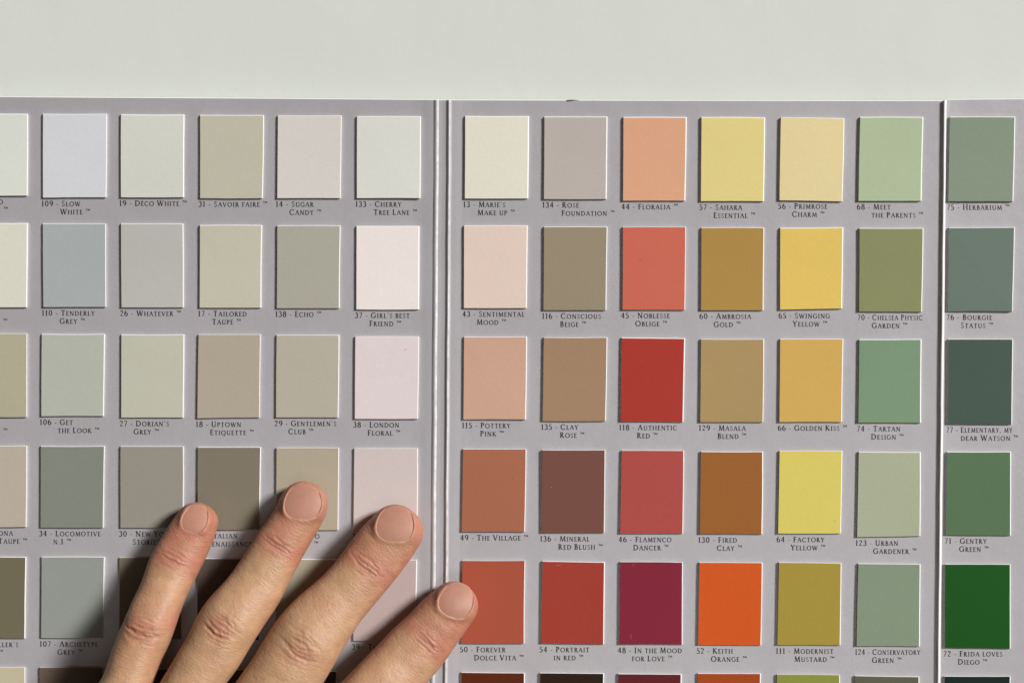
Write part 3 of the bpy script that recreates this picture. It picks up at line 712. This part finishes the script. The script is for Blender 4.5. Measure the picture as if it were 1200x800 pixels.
fine = np.zeros(len(HV)); flush = np.zeros(len(HV)); crease_at = np.zeros(len(HV)); fcoord = np.zeros((len(HV), 3)); disp = np.zeros(len(HV))
fcoord[:, 0] = HV[:, 1]; fcoord[:, 1] = HV[:, 0]
for fi, f in enumerate(FINGERS):
    S = f['st'][:, :2]; dist = f['dist']
    box = (HV[:, 0] > S[:, 0].min() - 14) & (HV[:, 0] < S[:, 0].max() + 14) & (HV[:, 1] > S[:, 1].min() - 14) & (HV[:, 1] < S[:, 1].max() + 14)
    idx = np.nonzero(box)[0]
    p = HV[idx, :2]
    best = np.full(len(idx), 1e9); bi = np.zeros(len(idx), int)
    for k in range(len(S)):
        dd = (p[:, 0] - S[k, 0]) ** 2 + (p[:, 1] - S[k, 1]) ** 2
        m_ = dd < best; best[m_] = dd[m_]; bi[m_] = k
    keep = np.sqrt(best) < f['st'][np.maximum(bi, 15), 3] + 1.5
    idx, bi, p = idx[keep], bi[keep], p[keep]
    k0 = np.clip(bi - 1, 0, len(S) - 1); k1 = np.clip(bi + 1, 0, len(S) - 1)
    d = S[k1] - S[k0]; d /= np.linalg.norm(d, axis=1)[:, None]
    rel = p - S[bi]
    s = dist[bi] + (rel * d).sum(1)
    u = rel[:, 0] * -d[:, 1] + rel[:, 1] * d[:, 0]          # across the finger
    dors = np.clip(HN[idx, 2] * 1.6 + .1, 0, 1)
    dip, pip = f['dip'] / PX, f['pip'] / PX
    hw = f['st'][bi, 3]
    r = random.Random(f['seed'])
    dsp = np.zeros(len(idx)); cr = np.zeros(len(idx))
    def crease(c, k, wid, depth, sig, u0=0.0, ns=0):
        wob_ = .35 * vnoise(u * .55 + ns * 7.3, 40 + ns + f['seed']) + .16 * vnoise(u * 1.7 + ns * 3.1, 90 + ns)
        sc2 = c + k * (u - u0) ** 2 + wob_
        g_ = np.exp(-((s - sc2) / sig) ** 2) * np.exp(-(np.abs(u - u0) / wid) ** 3.2)
        return depth * g_
    sc1 = hw.mean() / 9.0
    # far joint: three or four folds across
    for i, (c, k, wd, dp, sg) in enumerate([(-2.0, .012, 4.2, .16, .34), (-.7, .006, 5.4, .26, .36), (.6, -.008, 5.2, .30, .36), (1.7, -.016, 4.0, .16, .32), (3.0, -.02, 3.4, .08, .4)]):
        g_ = crease(dip + c + r.uniform(-.25, .25), k + r.uniform(-.006, .006), wd * sc1 * r.uniform(.8, 1.1), dp * r.uniform(.7, 1.25), sg, r.uniform(-.8, .8), i + 1)
        dsp -= 1.5 * g_; cr += g_ * 3.0
    dsp += .22 * np.exp(-((s - dip - .1) / 2.6) ** 2) * np.exp(-(u / 6) ** 2)
    # middle joint: an eye of folds, the near one deepest
    for i, (c, k, wd, dp, sg) in enumerate([(-5.4, .03, 4.2, .09, .4), (-4.0, .032, 4.6, .15, .36), (-2.6, .028, 4.0, .22, .38), (-1.3, .018, 3.2, .24, .36), (-.1, .0, 4.4, .2, .34),
                                            (1.2, -.02, 4.6, .27, .36), (2.7, -.032, 5.2, .46, .42), (4.2, -.036, 4.8, .16, .4), (5.6, -.036, 5.0, .1, .42)]):
        g_ = crease(pip + c * sc1 + r.uniform(-.35, .35), k + r.uniform(-.008, .008), wd * sc1 * r.uniform(.75, 1.15), dp * r.uniform(.75, 1.2), sg, r.uniform(-1.6, .8), i + 10)
        dsp -= 1.45 * g_; cr += g_ * 2.6
    pil = np.exp(-((s - pip) / 5.2) ** 2) * np.exp(-(u / 5.5) ** 2)
    dsp += pil * (.25 + .16 * vnoise2(s * .55 + 9, u * .5 + 5, f['seed']) + .10 * vnoise2(s * 1.3, u * .9, f['seed'] + 1))
    # soft unevenness, tendons
    dsp += .12 * vnoise2(s * .22 + 3, u * .25 + 7, f['seed'] + 2) + .035 * vnoise2(s * 1.1, u * .45, f['seed'] + 4)
    disp[idx] += dsp * dors
    tipm = 1 / (1 + np.exp((s - dip * .85) / 2.2))
    fl = .75 * tipm + .75 * np.exp(-((s - dip) / 3.6) ** 2) + .55 * np.exp(-((s - pip - .5) / 4.2) ** 2) * np.exp(-((u + 1) / 5.5) ** 2)
    fl += .35 * np.clip((np.abs(u) / hw - .72) / .28, 0, 1) * (s < pip)
    fl += .18 * vnoise2(s * .35, u * .3 + 11, f['seed'] + 6)
    if f['name'] == 'little': fl += .25
    if f['name'] == 'index': fl += .12
    endf = np.clip((dist[-1] - 16 - s) / 14, 0, 1)
    sidef = np.clip((1.04 - np.abs(u) / np.maximum(hw, 4)) / .12, 0, 1)
    sidef = np.where(s < 10, 1, sidef)
    flush[idx] = np.clip(fl, 0, 1.2) * endf
    fine[idx] = endf * sidef
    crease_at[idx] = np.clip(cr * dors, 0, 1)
    fcoord[idx, 0] = s; fcoord[idx, 1] = u; fcoord[idx, 2] = fi * 37.0
HV = HV + HN * disp[:, None]

# nails: centre and axis end in photo pixels, half width / half length in pixels
NAILS = [
 dict(c=(228.2, 607.4), ax=(.22, -.98), w=15.0, l=15.6),
 dict(c=(355.3, 588.0), ax=(.10, -.99), w=21.8, l=19.4),
 dict(c=(463.4, 613.8), ax=(.14, -.99), w=22.2, l=19.4),
 dict(c=(535.0, 703.2), ax=(.38, -.93), w=20.4, l=18.8),
 dict(c=(550.0, 950.0), ax=(.86, -.5), w=20.0, l=22.0),
]
bvh = BVHTree.FromPolygons([tuple(v) for v in HV], HF)
for nl in NAILS:
    zt = 11.5
    cx, cy, _ = P(nl['c'][0], nl['c'][1], zt)
    k = (D - zt) / D / PX
    t = np.array([nl['ax'][0], -nl['ax'][1]]); t /= np.linalg.norm(t)
    n_ = np.array([t[1], -t[0]])                       # to the right across the nail
    W, Ln = nl['w'] * k, nl['l'] * k
    A, Bv = [], []
    for i in np.linspace(-.95, .95, 15):
        for j in np.linspace(-.95, .7, 15):
            x, y = i * W, j * Ln
            h = bvh.ray_cast(Vector((cx + n_[0] * x + t[0] * y, cy + n_[1] * x + t[1] * y, 80)), Vector((0, 0, -1)))
            if h[0] is not None:
                A.append((1, x, y, x * x, x * y, y * y)); Bv.append(h[0].z)
    co = np.linalg.lstsq(np.array(A), np.array(Bv), rcond=None)[0]
    def surf(x, y, co=co): return co[0] + co[1] * x + co[2] * y + co[3] * .5 * x * x + co[4] * x * y + co[5] * .8 * y * y
    nl.update(cx=cx, cy=cy, t=t, n=n_, W=W, L=Ln, surf=surf)
    def outline(th, W=W, Ln=Ln):
        c, s = math.cos(th), math.sin(th)
        pw = 2.7 if s < 0 else 2.7
        rr = (abs(c) ** pw + abs(s) ** pw) ** (-1 / pw)
        x, y = W * c * rr, Ln * s * rr
        x *= 1 - .18 * (y / Ln if y > 0 else 0) - .02
        return x, y
    nl['outline'] = outline
    # press the nail bed into the skin and raise the folds round it
    rx, ry = HV[:, 0] - cx, HV[:, 1] - cy
    X = rx * n_[0] + ry * n_[1]; Yv = rx * t[0] + ry * t[1]
    m_ = np.nonzero((np.abs(X) < W + 4) & (np.abs(Yv) < Ln + 4) & (HN[:, 2] > 0.02))[0]
    x, y = X[m_], Yv[m_]
    pw = np.where(y < 0, 2.7, 2.7)
    xs = x / (W * (1 - .18 * np.clip(y / Ln, 0, 1) - .02)); ys = y / Ln
    rad = (np.abs(xs) ** pw + np.abs(ys) ** pw) ** (1 / pw)
    q = (rad - 1) * min(W, Ln)                          # about the distance to the nail's edge
    zs = surf(x, y)
    inside = np.clip((.02 - q) / .4, 0, 1)
    z = HV[m_, 2]
    target = np.minimum(z, zs - .34)
    znew = z * (1 - inside) + target * inside
    side = np.clip(1.0 - np.clip((ys - .55) / .35, 0, 1), 0, 1)
    prox = np.clip(-ys, 0, 1)
    pull = np.exp(-(np.clip(q, 0, 9) / 1.3) ** 2) * (1 - inside) * np.clip(HN[m_, 2] * 2.5, 0, 1)
    uneven = vnoise(np.arctan2(y, x) * 2.6 + 20, int(W * 10))
    lat = np.abs(xs) ** 4 / (np.abs(xs) ** 4 + np.abs(ys) ** 4 + 1e-6)
    level = zs + side * (.05 + .20 * lat + .09 * uneven) - .14 * (1 - side)
    znew = znew + np.clip(level - z, -.4, 1.3) * pull
    znew = znew + .05 * np.exp(-((q - .7) / .5) ** 2) * side * (1 + .6 * uneven)
    HV[m_, 2] = znew
    flush[m_] = np.clip(flush[m_] - .2 * np.exp(-((q - .15) / .2) ** 2) * side * prox, 0, 1.2)

def skin_material():
    m = bpy.data.materials.new('skin'); m.use_nodes = True
    nt = m.node_tree; N = nt.nodes; L = nt.links; b = N['Principled BSDF']
    at = N.new('ShaderNodeAttribute'); at.attribute_name = 'flush'
    ac = N.new('ShaderNodeAttribute'); ac.attribute_name = 'crease'
    af = N.new('ShaderNodeAttribute'); af.attribute_name = 'finger_coord'
    tc = N.new('ShaderNodeTexCoord')
    nz = N.new('ShaderNodeTexNoise'); nz.inputs['Scale'].default_value = 260; nz.inputs['Detail'].default_value = 5; nz.inputs['Roughness'].default_value = .6
    L.new(tc.outputs['Object'], nz.inputs['Vector'])
    nb = N.new('ShaderNodeTexNoise'); nb.inputs['Scale'].default_value = 90; nb.inputs['Detail'].default_value = 3
    L.new(tc.outputs['Object'], nb.inputs['Vector'])
    ad = N.new('ShaderNodeMath'); ad.operation = 'MULTIPLY_ADD'; ad.inputs[1].default_value = 1.4; ad.inputs[2].default_value = -.70
    L.new(nb.outputs['Fac'], ad.inputs[0])
    ad2 = N.new('ShaderNodeMath'); ad2.operation = 'ADD'; ad2.use_clamp = True
    L.new(at.outputs['Fac'], ad2.inputs[0]); L.new(ad.outputs[0], ad2.inputs[1])
    mx = N.new('ShaderNodeMix'); mx.data_type = 'RGBA'
    mx.inputs['A'].default_value = (.49, .285, .158, 1); mx.inputs['B'].default_value = (.47, .195, .122, 1)
    L.new(ad2.outputs[0], mx.inputs['Factor'])
    mp = N.new('ShaderNodeMapRange'); mp.inputs['From Min'].default_value = .3; mp.inputs['From Max'].default_value = .7
    mp.inputs['To Min'].default_value = .88; mp.inputs['To Max'].default_value = 1.1
    L.new(nz.outputs['Fac'], mp.inputs['Value'])
    sc = N.new('ShaderNodeVectorMath'); sc.operation = 'SCALE'
    L.new(mx.outputs['Result'], sc.inputs[0]); L.new(mp.outputs['Result'], sc.inputs['Scale'])
    m2 = N.new('ShaderNodeMix'); m2.data_type = 'RGBA'
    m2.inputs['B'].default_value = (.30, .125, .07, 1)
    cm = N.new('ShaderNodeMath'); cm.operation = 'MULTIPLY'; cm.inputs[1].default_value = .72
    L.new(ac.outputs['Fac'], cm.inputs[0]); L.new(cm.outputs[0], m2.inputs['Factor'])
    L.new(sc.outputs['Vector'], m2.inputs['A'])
    L.new(m2.outputs['Result'], b.inputs['Base Color'])
    b.inputs['Roughness'].default_value = .5
    b.inputs['Specular IOR Level'].default_value = .42
    b.inputs['Subsurface Weight'].default_value = .25
    b.inputs['Subsurface Radius'].default_value = (1.0, .38, .2)
    b.inputs['Subsurface Scale'].default_value = 0.0014
    # fine lines across the finger plus pores
    vm = N.new('ShaderNodeVectorMath'); vm.operation = 'MULTIPLY'; vm.inputs[1].default_value = (1.9, .62, 1.0)
    L.new(af.outputs['Vector'], vm.inputs[0])
    fn = N.new('ShaderNodeTexNoise'); fn.inputs['Scale'].default_value = 1.0; fn.inputs['Detail'].default_value = 5; fn.inputs['Distortion'].default_value = .6
    L.new(vm.outputs['Vector'], fn.inputs['Vector'])
    vo = N.new('ShaderNodeTexVoronoi'); vo.inputs['Scale'].default_value = 1500
    L.new(tc.outputs['Object'], vo.inputs['Vector'])
    ai = N.new('ShaderNodeAttribute'); ai.attribute_name = 'fine'
    fm = N.new('ShaderNodeMath'); fm.operation = 'MULTIPLY_ADD'; fm.inputs[2].default_value = 0.0
    sb = N.new('ShaderNodeMath'); sb.operation = 'SUBTRACT'; sb.inputs[1].default_value = .5
    L.new(fn.outputs['Fac'], sb.inputs[0]); L.new(sb.outputs[0], fm.inputs[0]); L.new(ai.outputs['Fac'], fm.inputs[1])
    pn = N.new('ShaderNodeTexNoise'); pn.inputs['Scale'].default_value = 700; pn.inputs['Detail'].default_value = 4
    L.new(tc.outputs['Object'], pn.inputs['Vector'])
    m3 = N.new('ShaderNodeMath'); m3.operation = 'MULTIPLY_ADD'; m3.inputs[1].default_value = .45
    L.new(pn.outputs['Fac'], m3.inputs[0]); L.new(fm.outputs[0], m3.inputs[2])
    ma = N.new('ShaderNodeMath'); ma.operation = 'MULTIPLY_ADD'; ma.inputs[1].default_value = .3
    L.new(vo.outputs['Distance'], ma.inputs[0]); L.new(m3.outputs[0], ma.inputs[2])
    bp = N.new('ShaderNodeBump'); bp.inputs['Strength'].default_value = .6; bp.inputs['Distance'].default_value = .0003
    L.new(ma.outputs[0], bp.inputs['Height']); L.new(bp.outputs['Normal'], b.inputs['Normal'])
    return m
M_SKIN = skin_material()
hand = mesh_obj('hand', HV.tolist(), HF, M_SKIN, None, None, True)
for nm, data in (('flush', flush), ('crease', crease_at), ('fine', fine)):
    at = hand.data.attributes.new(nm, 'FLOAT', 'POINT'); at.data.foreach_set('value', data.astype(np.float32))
at = hand.data.attributes.new('finger_coord', 'FLOAT_VECTOR', 'POINT'); at.data.foreach_set('vector', fcoord.astype(np.float32).ravel())
hand['label'] = 'bare left hand with spread fingers pressing on the colour card'
hand['category'] = 'hand'

M_NAIL = surface('nail', (.46, .225, .155), .5, .28, .05, 420, .10, .02, 700)
M_NAIL.node_tree.nodes['Principled BSDF'].inputs['Subsurface Weight'].default_value = .2
M_NAIL.node_tree.nodes['Principled BSDF'].inputs['Subsurface Radius'].default_value = (1, .4, .25)
M_NAIL.node_tree.nodes['Principled BSDF'].inputs['Subsurface Scale'].default_value = .001
M_EDGE = surface('nail_free_edge', (.47, .24, .175), .42, .34, .03, 500, .03, .02)
for nl in NAILS:
    V, F, MI = [], [], []
    NR, NA = 12, 56
    for side in (0, 1):
        for i in range(NR + 1):
            rr = i / NR
            over_ = .9
            for j in range(NA):
                x, y = nl['outline'](2 * math.pi * j / NA)
                tuck = max(0.0, min(1.0, (.5 - y / nl['L']) / .4))    # sides and root run on under the skin
                x *= rr * (1 + over_ / nl['W'] * tuck); y *= rr * (1 + over_ / nl['L'] * tuck)
                z = nl['surf'](x, y) - .06 - (.36 if side else 0) - (.10 * rr ** 8)
                V.append((nl['cx'] + nl['n'][0] * x + nl['t'][0] * y, nl['cy'] + nl['n'][1] * x + nl['t'][1] * y, z))
    M0 = (NR + 1) * NA
    for side in (0, 1):
        o_ = side * M0
        for i in range(NR):
            for j in range(NA):
                j2 = (j + 1) % NA
                q_ = (o_ + i * NA + j, o_ + i * NA + j2, o_ + (i + 1) * NA + j2, o_ + (i + 1) * NA + j)
                if i == 0: q_ = (q_[0], q_[2], q_[3])
                F.append(q_[::-1] if side == 0 else q_); MI.append(1 if (i >= NR - 1 and math.sin(2 * math.pi * j / NA) > .55) else 0)
    for j in range(NA):
        j2 = (j + 1) % NA
        F.append((NR * NA + j, M0 + NR * NA + j, M0 + NR * NA + j2, NR * NA + j2)); MI.append(1 if math.sin(2 * math.pi * j / NA) > .55 else 0)
    mesh_obj('fingernail', V, F, [M_NAIL, M_EDGE], hand, MI, True)
